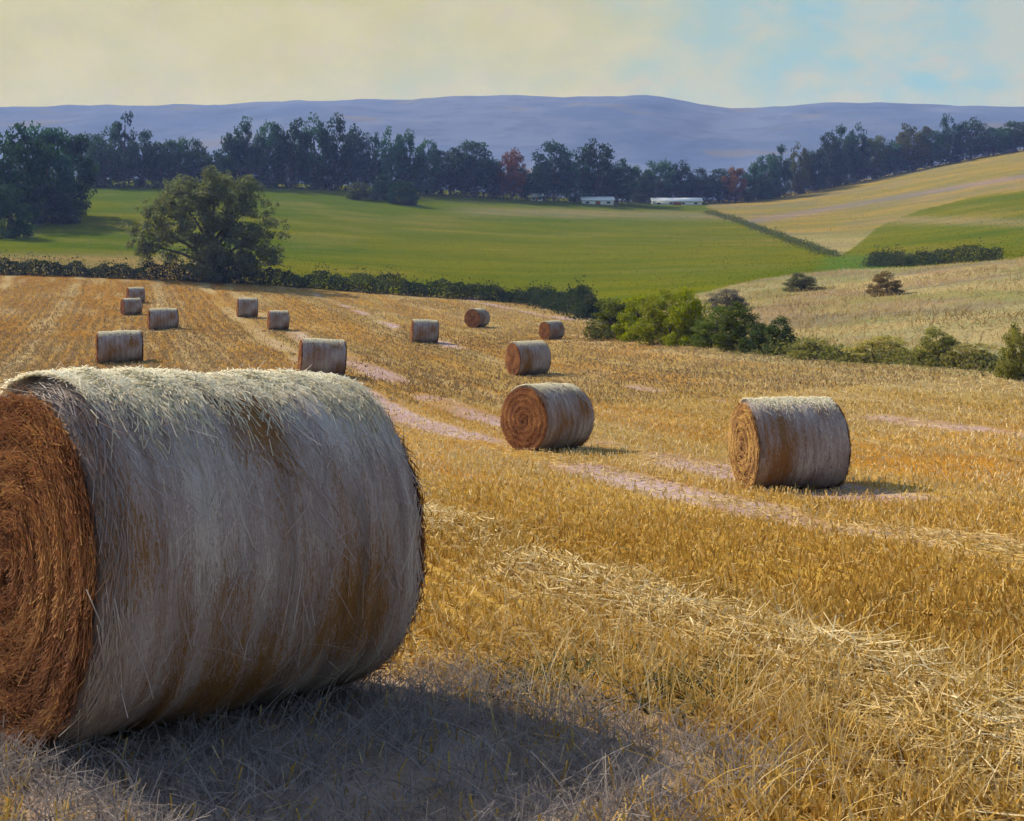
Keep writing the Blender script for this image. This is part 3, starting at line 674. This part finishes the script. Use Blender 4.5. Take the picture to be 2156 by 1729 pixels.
# ------------------------------------------------------------------ hedges and scrub
def hedge(name, label, pts, h, w, n, color, lsize, seed):
    """pts: ground points; leaves heaped along them, stems under"""
    r = np.random.default_rng(seed); pts = np.array(pts); seg = np.diff(pts[:, :2], axis=0); ln = np.hypot(*seg.T); cum = np.concatenate([[0], np.cumsum(ln)])
    s = r.random(n) * cum[-1]; k = np.clip(np.searchsorted(cum, s) - 1, 0, len(ln) - 1); f = (s - cum[k]) / ln[k]
    xy = pts[k, :2] + seg[k] * f[:, None]; nrm = np.stack([-seg[k, 1], seg[k, 0]], 1) / ln[k][:, None]
    hv = h * (.40 + 1.0 * fbm(s * (1.6 / h) + seed, s * 0 + seed, 4)) * (.55 + .9 * fbm(s * .09 + 3 * seed, s * 0 + 1, 3)) * np.where(r.random(n) < .08, 1.45, 1.0); q = r.random(n); hh = hv * q
    off = r.normal(0, .35, n) * w * np.sqrt(np.clip(1.05 - q, .05, 1))
    xy = xy + nrm * off[:, None]; z = hz(xy[:, 0], xy[:, 1]) + hh
    tint = np.clip(r.random(n) * .5 + (fbm(s * .5, hh, 2) - .2) * .8, 0, 1)
    v, fa, ti = leaves(np.stack([xy[:, 0], xy[:, 1], z], 1), np.full(n, lsize), tint, r)
    o0 = pts[len(pts) // 2].copy()
    t_ = thing(name, label, 'hedge', o0)
    lv = obj('leaves', mesh(name, v - o0, fa, M['leaf'], ti), t_); lv.color = (*color, 1)
    st = []
    for q_ in np.arange(.5, cum[-1], 1.6):
        kk = min(len(ln) - 1, np.searchsorted(cum, q_) - 1); c = pts[kk, :2] + seg[kk] * ((q_ - cum[kk]) / ln[kk]); zz = float(hz(*c))
        st.append(tube([(c[0], c[1], zz - .1), (c[0] + r.normal() * .1, c[1], zz + h * .35), (c[0] + r.normal() * .3, c[1] + r.normal() * .2, zz + h * .8)], [.05, .04, .015], 5))
    v, fa, _ = join(st); so = obj('stems', mesh(name + '_stems', v - o0, fa, M['bark'], smooth=True), t_); so['kind'] = 'stuff'
def gpts(l, dmin): return [ground_at(x, y, dmin) for x, y in l]
def epts(xs, k=1.0):
    r_ = []
    for x in xs:
        d = float(np.interp(x, EDGE[:, 0], EDGE[:, 1])) * k; X = (x - CX) * d / F; r_.append(np.array((X, d, float(hz(X, d)))))
    return r_
hedge('field_hedge', 'long dark hedge along the far edge of the stubble, under the big tree', epts([-250, 0, 200, 400, 560, 700, 850, 1000, 1120, 1200, 1245]), 1.9, 2.4, 46000, (.024, .040, .036), .22, 3)
hedge('bank_hedge', 'low dark growth edging the stubble beneath the yellow-green bushes', epts([1270, 1400, 1500, 1600, 1700, 1780, 1900, 2050, 2156, 2300], 1.01), .6, 1.8, 12000, (.15, .145, .07), .15, 5)
hedge('valley_hedge', 'dark hedge running down into the dip between green field and tan slope', gpts([(1490, 448), (1560, 470), (1640, 500), (1710, 525), (1760, 541)], 180), 1.1, 3.2, 6000, (.075, .095, .035), .30, 7)
hedge('slope_hedge', 'short blue-grey hedge between scrub slope and upper green field', [np.array(((x - CX) * d / F, d, float(hz((x - CX) * d / F, d)))) for x, d in ((1830, 150), (1900, 140), (1980, 134), (2060, 130), (2110, 128))], 1.6, 2.0, 8000, (.040, .055, .048), .22, 9)
YG, DG = (.215, .235, .010), (.055, .080, .040)
for x, by, h, w, tone, i, lab in [
 (1300,712,70,100,(.075,.085,.028),0,'olive bush at the end of the dark hedge, first of the bushes along the bank'),
 (1352,714,84,86,YG,1,'yellow-green bush, next to the olive one on the bank'),
 (1408,722,92,100,(.17,.18,.020),2,'broad mid-green bush in the middle of the bank bushes'),
 (1455,724,98,84,YG,3,'bright lime bush on the bank below the purple thicket'),
 (1512,728,70,90,(.09,.12,.03),0,'mid-green bush on the bank, next beyond the lime bush'),
 (1560,735,84,84,(.075,.095,.030),2,'leaf-green bush where the bank row thins out'),
 (1592,742,58,50,DG,1,'small dark round bush low on the bank, the one nearer the lime bush'),
 (1642,744,66,56,DG,3,'small dark round bush low on the bank, the one farther from the lime bush'),
 (1530,652,40,64,(.15,.13,.15),1,'purple-grey thicket where the green field meets the scrub slope'),
 (1720,752,36,80,(.26,.24,.11),0,'dull olive bush at the foot of the scrub slope beside the small dark pair'),
 (1850,755,44,110,(.34,.29,.12),2,'straw-green bush spreading at the foot of the scrub slope'),
 (1975,765,66,78,(.24,.22,.09),3,'upright dull bush standing at the foot of the scrub slope'),
 (2050,770,46,90,(.30,.25,.11),1,'wide brownish bush near the foot of the scrub slope, below the upright one'),
 (2145,800,100,64,(.20,.185,.065),2,'dark ragged bush cut by the frame edge beside the stubble'),
 (1865,622,42,56,(.16,.11,.075),0,'brown bush high on the scrub slope'),
 (1690,612,32,60,(.13,.13,.09),3,'grey-green bush high on the scrub slope near the dip')]:
    g = ground_at(x, by, 36)
    plant('scrub_bush', PROTO['bush'][i], lab, 'bush', g - (0, 0, .08), h * 1.3 * g[1] / F, w * 1.5 * g[1] / F, tone, names=('stem', 'leaves'))
# rough dry grass over the scrub slope
n = 90000; X = rng.uniform(4, 85, n); Y = 34 + 115 * rng.random(n) ** 1.2
pxs = CX + X / Y * F
ok = (pxs > 1240) & (pxs < 2700) & (Y > np.interp(pxs, EDGE[:, 0], EDGE[:, 1])) & (Y < np.interp(pxs, SCRUB[:, 0], SCRUB[:, 1])) & (rng.random(n) < 1.4 * fbm(X * .2, Y * .15, 3))
X, Y = X[ok], Y[ok]; n = len(X); Z = hz(X, Y)
tv = np.stack([rng.normal(0, .12, n), rng.normal(0, .12, n), rng.uniform(.08, .42, n) * (.5 + fbm(X * .3, Y * .3, 3))], 1)
v, f, ti = blades(np.stack([X, Y, Z], 1), tv, .05, np.clip(fbm(X * .25 + 7, Y * .2, 3) * 1.1 - .05 + rng.normal(0, .14, n), 0, 1), 2, np.stack([rng.normal(.05, .15, n), rng.normal(0, .1, n), -.1 * rng.random(n)], 1))
tag(obj('dry_grass', mesh('dry_grass', v, f, M['dry_grass'], ti)), 'rough dry grass covering the scrub slope', 'grass', kind='stuff')
# grass standing in the two green fields and the tan field, enough to roughen them
n = 60000; Y = 135 * (430 / 135) ** rng.random(n); X = rng.uniform(-.5, .5, n) * Y; Z = hz(X, Y)
pxs = CX + X / Y * F; pys = Y0 - Z / Y * F
ok = (pys < Y0 - hz(X, Y - 3) / (Y - 3) * F + 40) & ~((pxs > 1230) & (Y < np.interp(pxs, SCRUB[:, 0], SCRUB[:, 1]) + 2)) & (Y > np.interp(pxs, EDGE[:, 0], EDGE[:, 1]) + 4)
ok &= rng.random(n) < .25 + .9 * fbm(X * .05, Y * .08, 3)
X, Y, Z = X[ok], Y[ok], Z[ok]; tanf = (Y > 190) & inpoly(pxs[ok], pys[ok], TAN)
for nm, sel, mt, lab in (('meadow_grass', ~tanf, strawmat('meadow_blade', (.09, .10, .002), (.12, .13, .003), (.16, .155, .006), .5), 'rough grass standing in the green fields'),
                         ('cut_grass', tanf, strawmat('tan_blade', (.20, .15, .045), (.27, .20, .058), (.34, .26, .09), .3), 'short bleached grass on the tan slope below the trees')):
    x, y, z = X[sel], Y[sel], Z[sel]; n = len(x)
    v, f, ti = blades(np.stack([x, y, z - .03], 1), np.stack([rng.normal(0, .12, n), rng.normal(0, .12, n), rng.uniform(.05, .16, n)], 1), .06 + .0004 * y, np.clip(.9 * fbm(x * .06 + 3, y * .1, 3) + rng.normal(0, .2, n), 0, 1), 1)
    tag(obj(nm, mesh(nm, v, f, mt, ti)), lab, 'grass', kind='stuff')
# dark undergrowth along the foot of the belt
und = [np.array(((x - CX) * d / F, d, float(hz((x - CX) * d / F, d)))) for x, d in ((180, 322), (300, 322), (450, 325), (600, 334), (750, 339), (900, 343), (1050, 350), (1200, 362), (1330, 378), (1450, 392), (1560, 390), (1640, 402), (1760, 424), (1850, 434), (2000, 436), (2200, 440))]
hedge('woodland_undergrowth', 'dark undergrowth along the foot of the distant tree belt', und, 5.0, 6.0, 16000, (.040, .048, .052), .75, 13)

# ------------------------------------------------------------------ white farm buildings at the foot of the belt
def box(x0, x1, y0, y1, z0, z1):
    v = np.array([(x, y, z) for z in (z0, z1) for y in (y0, y1) for x in (x0, x1)], float)
    return v, np.array([(0, 2, 3, 1), (4, 5, 7, 6), (0, 1, 5, 4), (1, 3, 7, 5), (3, 2, 6, 7), (2, 0, 4, 6)])
def shed(label, x0, x1, ytop, ybase, d, rise, nwin):
    xc = (x0 + x1) / 2; X = (xc - CX) * d / F; L = (x1 - x0) * d / F; z = float(hz(X, d)); H = max(1.2, (ybase - ytop) * d / F * .7)
    z = max(z, (Y0 - ybase) * d / F - .3)
    t_ = thing('farm_shed', label, 'shed', (X, d, z - .3), group='white farm sheds below the tree belt')
    W = 6.0
    obj('wall', mesh('shed_wall', *box(-L / 2, L / 2, 0, W, 0, H), M['white_wall']), t_)
    ov = .35
    v = np.array([(x, y, zz) for x in (-L / 2 - ov, L / 2 + ov) for y, zz in ((-ov, H - .05), (W / 2, H + rise), (W + ov, H - .05), (-ov, H + .12), (W / 2, H + rise + .17), (W + ov, H + .12))])
    obj('roof', mesh('shed_roof', v, np.array([(0, 1, 7, 6), (1, 2, 8, 7), (3, 9, 10, 4), (4, 10, 11, 5), (0, 6, 9, 3), (2, 5, 11, 8), (0, 3, 4, 1), (1, 4, 5, 2), (6, 7, 10, 9), (7, 8, 11, 10)]), M['pale_roof']), t_)
    obj('door', mesh('shed_door', *box(-L * .08, L * .08, -.06, 0.02, .1, min(2.2, H * .85)), M['rust_trim']), t_)
    for k in range(nwin):
        cxw = -L / 2 + L * (k + .5) / nwin
        if abs(cxw) < L * .12: continue
        wdw = obj('window', mesh('shed_window', *box(cxw - .5, cxw + .5, -.05, 0.02, H * .42, H * .78), M['dark_opening']), t_)
shed('small white gabled shed, first of the white farm buildings beyond the green field', 1118, 1142, 408, 424, 352, 1.1, 2)
shed('low white shed, middle one of the white farm buildings', 1226, 1292, 425, 440, 355, 1.0, 3)
shed('longest low white shed, beside the dip at the end of the belt', 1374, 1478, 424, 438, 374, 1.0, 4)

# ------------------------------------------------------------------ stubble, straw and grass
def scatter(dlo, dhi, n, power=1.0, ulim=.50):
    d = dlo * (dhi / dlo) ** (rng.random(n) ** power); u = rng.uniform(-ulim, ulim, n); return u * (d + 3.0), d
def under_bale(X, Y, m=0.0):
    q = np.stack([X - HB[0], Y - HB[1]], 1); return (np.abs(q @ HA) < .74 + m) & (np.abs(q @ HN) < .30 + m)
# standing stubble in drilled rows
X, Y = scatter(2.2, 46, 330000, .9)
p = X * PER[0] + Y * PER[1]; r_ = X * ROW[0] + Y * ROW[1]
p2 = np.round(p / .19) * .19 + rng.normal(0, .022, len(p)); X = X + (p2 - p) * PER[0]; Y = Y + (p2 - p) * PER[1]
ok = ~under_bale(X, Y) & (Y > 1.2) & (rng.random(len(X)) < (.2 + 1.0 * fbm(X * .8, Y * .8, 3)) * (1 - .96 * shadow_patch(X, Y)) * (1 - .85 * sstep(.15, .5, windrow(X, Y, TRACKS)))) & (Y < np.interp(CX + X / Y * F, EDGE[:, 0], EDGE[:, 1]) - 1)
X, Y = X[ok], Y[ok]; n = len(X); Z = hz(X, Y)
hgt = rng.uniform(.03, .11, n) * (.7 + .6 * fbm(X * .5 + 3, Y * .5, 2))
tv = np.stack([rng.normal(0, .38, n) * hgt, rng.normal(0, .38, n) * hgt, hgt], 1)
wid = .0045 + .0007 * Y
tt = np.clip(.55 * fbm(p[ok] * .5 + 11, r_[ok] * .08, 3) + .1 + rng.normal(0, .20, n) + .08 + .34 * sstep(9, 30, Y) + .5 * (fbm(p[ok] * .22 + 4, r_[ok] * .05, 3) - .5), 0, 1)
v, f, ti = blades(np.stack([X, Y, Z - .01], 1), tv, wid, tt, 1, taper=.05)
tag(obj('stubble', mesh('stubble', v, f, M['stubble'], ti)), 'cut golden stubble standing in rows across the near field', 'stubble', kind='stuff')
X, Y = scatter(40, 126, 170000, .85, .48)
p = X * PER[0] + Y * PER[1]; p2 = np.round(p / .6) * .6 + rng.normal(0, .15, len(p)) + .25 * (fbm(X * .05, Y * .05, 2) - .5); X = X + (p2 - p) * PER[0]; Y = Y + (p2 - p) * PER[1]
ok = (rng.random(len(X)) < (.1 + 1.1 * fbm(X * .3, Y * .12, 3)) * (1 - .85 * sstep(.15, .5, windrow(X, Y, TRACKS)))) & (Y < np.interp(CX + X / Y * F, EDGE[:, 0], EDGE[:, 1]) - 1)
X, Y = X[ok], Y[ok]; n = len(X); hgt = rng.uniform(.05, .14, n)
v, f, ti = blades(np.stack([X, Y, hz(X, Y) - .01], 1), np.stack([rng.normal(0, .05, n), rng.normal(0, .05, n), hgt], 1), .02 + .0003 * Y, np.clip(.62 * fbm(p[ok] * .2 + 11, Y * .04, 3) + .12 + rng.normal(0, .2, n) + .5 * (fbm(X * .06 + 9, Y * .03, 3) - .5), 0, 1), 1, taper=.05)
tag(obj('stubble', mesh('far_stubble', v, f, strawmat('buff_stubble', (.24, .15, .065), (.38, .275, .14), (.48, .385, .24)), ti)), 'buff stubble in rows on the far half of the field, among the small bales', 'stubble', kind='stuff')
# loose straw lying on the near ground, heaped on the windrows
X, Y = scatter(2.2, 60, 430000, 1.1)
w_ = np.maximum(windrow(X, Y), (.5 * windrow(X, Y, TRACKS))); ok = ~under_bale(X, Y, -.1) & (rng.random(len(X)) < (.10 + 1.0 * w_) * (1 - .85 * shadow_patch(X, Y)) * (1 - .55 * sstep(12, 20, Y)) + .28 * (Y < 9) * sstep(.46, .60, fbm(X * 1.3, Y * 1.3, 3)) * (1 - shadow_patch(X, Y))) & (Y < np.interp(CX + X / Y * F, EDGE[:, 0], EDGE[:, 1]) - 1)
X, Y, w_ = X[ok], Y[ok], w_[ok]; n = len(X); Z = hz(X, Y) + rng.random(n) ** 2 * (.02 + .07 * w_) + .010
an = np.where(rng.random(n) < .5, rng.normal(math.atan2(ROW[1], ROW[0]), .6, n), rng.random(n) * 6.28); ln = rng.uniform(.05, .26, n)
tv = np.stack([np.cos(an) * ln, np.sin(an) * ln, rng.normal(.0, .10, n) * ln * 1.6], 1)
v, f, ti = blades(np.stack([X, Y, Z], 1), tv, .0036 + .0006 * Y, np.clip(.25 + .45 * w_ + rng.normal(0, .22, n), 0, 1), 1, taper=.2, nrm=np.array((0., 0., 1.)) * .7)
tag(obj('loose_straw', mesh('ground_straw', v, f, M['pale_straw'], ti)), 'pale loose straw lying in windrows on the stubble', 'straw', kind='stuff')
# tall dry grass in the near ground
def tuft_grass(cent, per, hlo, hhi, spread, width, tintm, lean):
    B, T_, K, Bd = [], [], [], []
    for (x, y) in cent:
        m = rng.integers(*per); q = rng.normal(0, spread, (m, 2)); xx, yy = x + q[:, 0], y + q[:, 1]
        h = rng.uniform(hlo, hhi, m); a = rng.random(m) * 6.28; l = rng.random(m) * lean * h
        B.append(np.stack([xx, yy, hz(xx, yy) - .01], 1)); T_.append(np.stack([np.cos(a) * l * .5, np.sin(a) * l * .5, h], 1))
        Bd.append(np.stack([np.cos(a) * l, np.sin(a) * l, -h * .25 * rng.random(m)], 1)); K.append(np.clip(rng.normal(tintm, .22, m), 0, 1))
    return blades(np.concatenate(B), np.concatenate(T_), width, np.concatenate(K), 4, np.concatenate(Bd))
cs = []
for _ in range(170):
    x, y = rng.uniform(900, 1800), rng.uniform(1280, 1640); g = ground_at(x, y, 3.4, 20); cs.append((g[0], g[1]))
for _ in range(110):
    x, y = rng.uniform(1500, 2300), rng.uniform(1400, 1760); g = ground_at(x, y, 3.2, 20); cs.append((g[0], g[1]))
cs = [c for c in cs if shadow_patch(np.array([c[0]]), np.array([c[1]]))[0] < .35]
v, f, ti = tuft_grass(cs, (5, 16), .10, .30, .07, .0055, .62, .8)
tag(obj('dry_grass', mesh('near_grass', v, f, M['stubble'], ti)), 'tufts of tall dry grass in the near stubble beside the big bale', 'grass', kind='stuff')
cs = []
for _ in range(26):
    x, y = rng.uniform(930, 1420), rng.uniform(1380, 1560); g = ground_at(x, y, 3.4, 20); cs.append((g[0], g[1]))
v, f, ti = tuft_grass(cs, (2, 5), .30, .55, .05, .0042, .75, .5)
tag(obj('grass_stalks', mesh('grass_stalks', v, f, M['pale_straw'], ti)), 'few thin pale seed stalks rising above the near stubble', 'grass', kind='stuff')
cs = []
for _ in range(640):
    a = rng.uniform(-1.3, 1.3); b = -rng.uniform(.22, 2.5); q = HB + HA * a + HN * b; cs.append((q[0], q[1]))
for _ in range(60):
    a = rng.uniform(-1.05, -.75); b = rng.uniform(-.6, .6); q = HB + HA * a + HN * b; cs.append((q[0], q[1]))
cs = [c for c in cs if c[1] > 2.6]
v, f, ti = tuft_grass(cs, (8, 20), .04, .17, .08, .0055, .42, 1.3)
tag(obj('shaded_grass', mesh('shaded_grass', v, f, M['shade_tone_grass'], ti)), 'grass and weeds under the big bale, its shadow grey painted into them', 'grass', kind='stuff')

cs = []
for _ in range(70):
    x, y = rng.uniform(1040, 1560), rng.normal(1440, 30); g = ground_at(x, y + (x - 1250) * .12, 3.4, 20); cs.append((g[0], g[1]))
v, f, ti = tuft_grass(cs, (6, 18), .03, .12, .05, .009, .3, 1.6)
tag(obj('weeds', mesh('weeds', v, f, strawmat('weed_leaf', (.03, .04, .02), (.07, .085, .035), (.14, .15, .06)), ti)), 'dark green weeds low in the near stubble beyond the bale shadow', 'weeds', kind='stuff')
# ------------------------------------------------------------------ haze
hv, hf = box(-2360, 2360, -2360, 2360, -34, 180)
hm = bpy.data.materials.new('haze'); hm.use_nodes = True; hn = hm.node_tree.nodes; hn.clear()
ho = hn.new('ShaderNodeOutputMaterial'); pv = hn.new('ShaderNodeVolumePrincipled')
pv.inputs['Color'].default_value = (0.30, 0.42, 1.0, 1); pv.inputs['Absorption Color'].default_value = (1, 1, 1, 1); pv.inputs['Density'].default_value = 0.00030; pv.inputs['Anisotropy'].default_value = 0.1
hm.node_tree.links.new(pv.outputs[0], ho.inputs['Volume'])
hz_o = obj('haze', mesh('haze', hv, hf, hm)); tag(hz_o, 'thin bluish haze in the air over the fields', 'haze', kind='stuff')
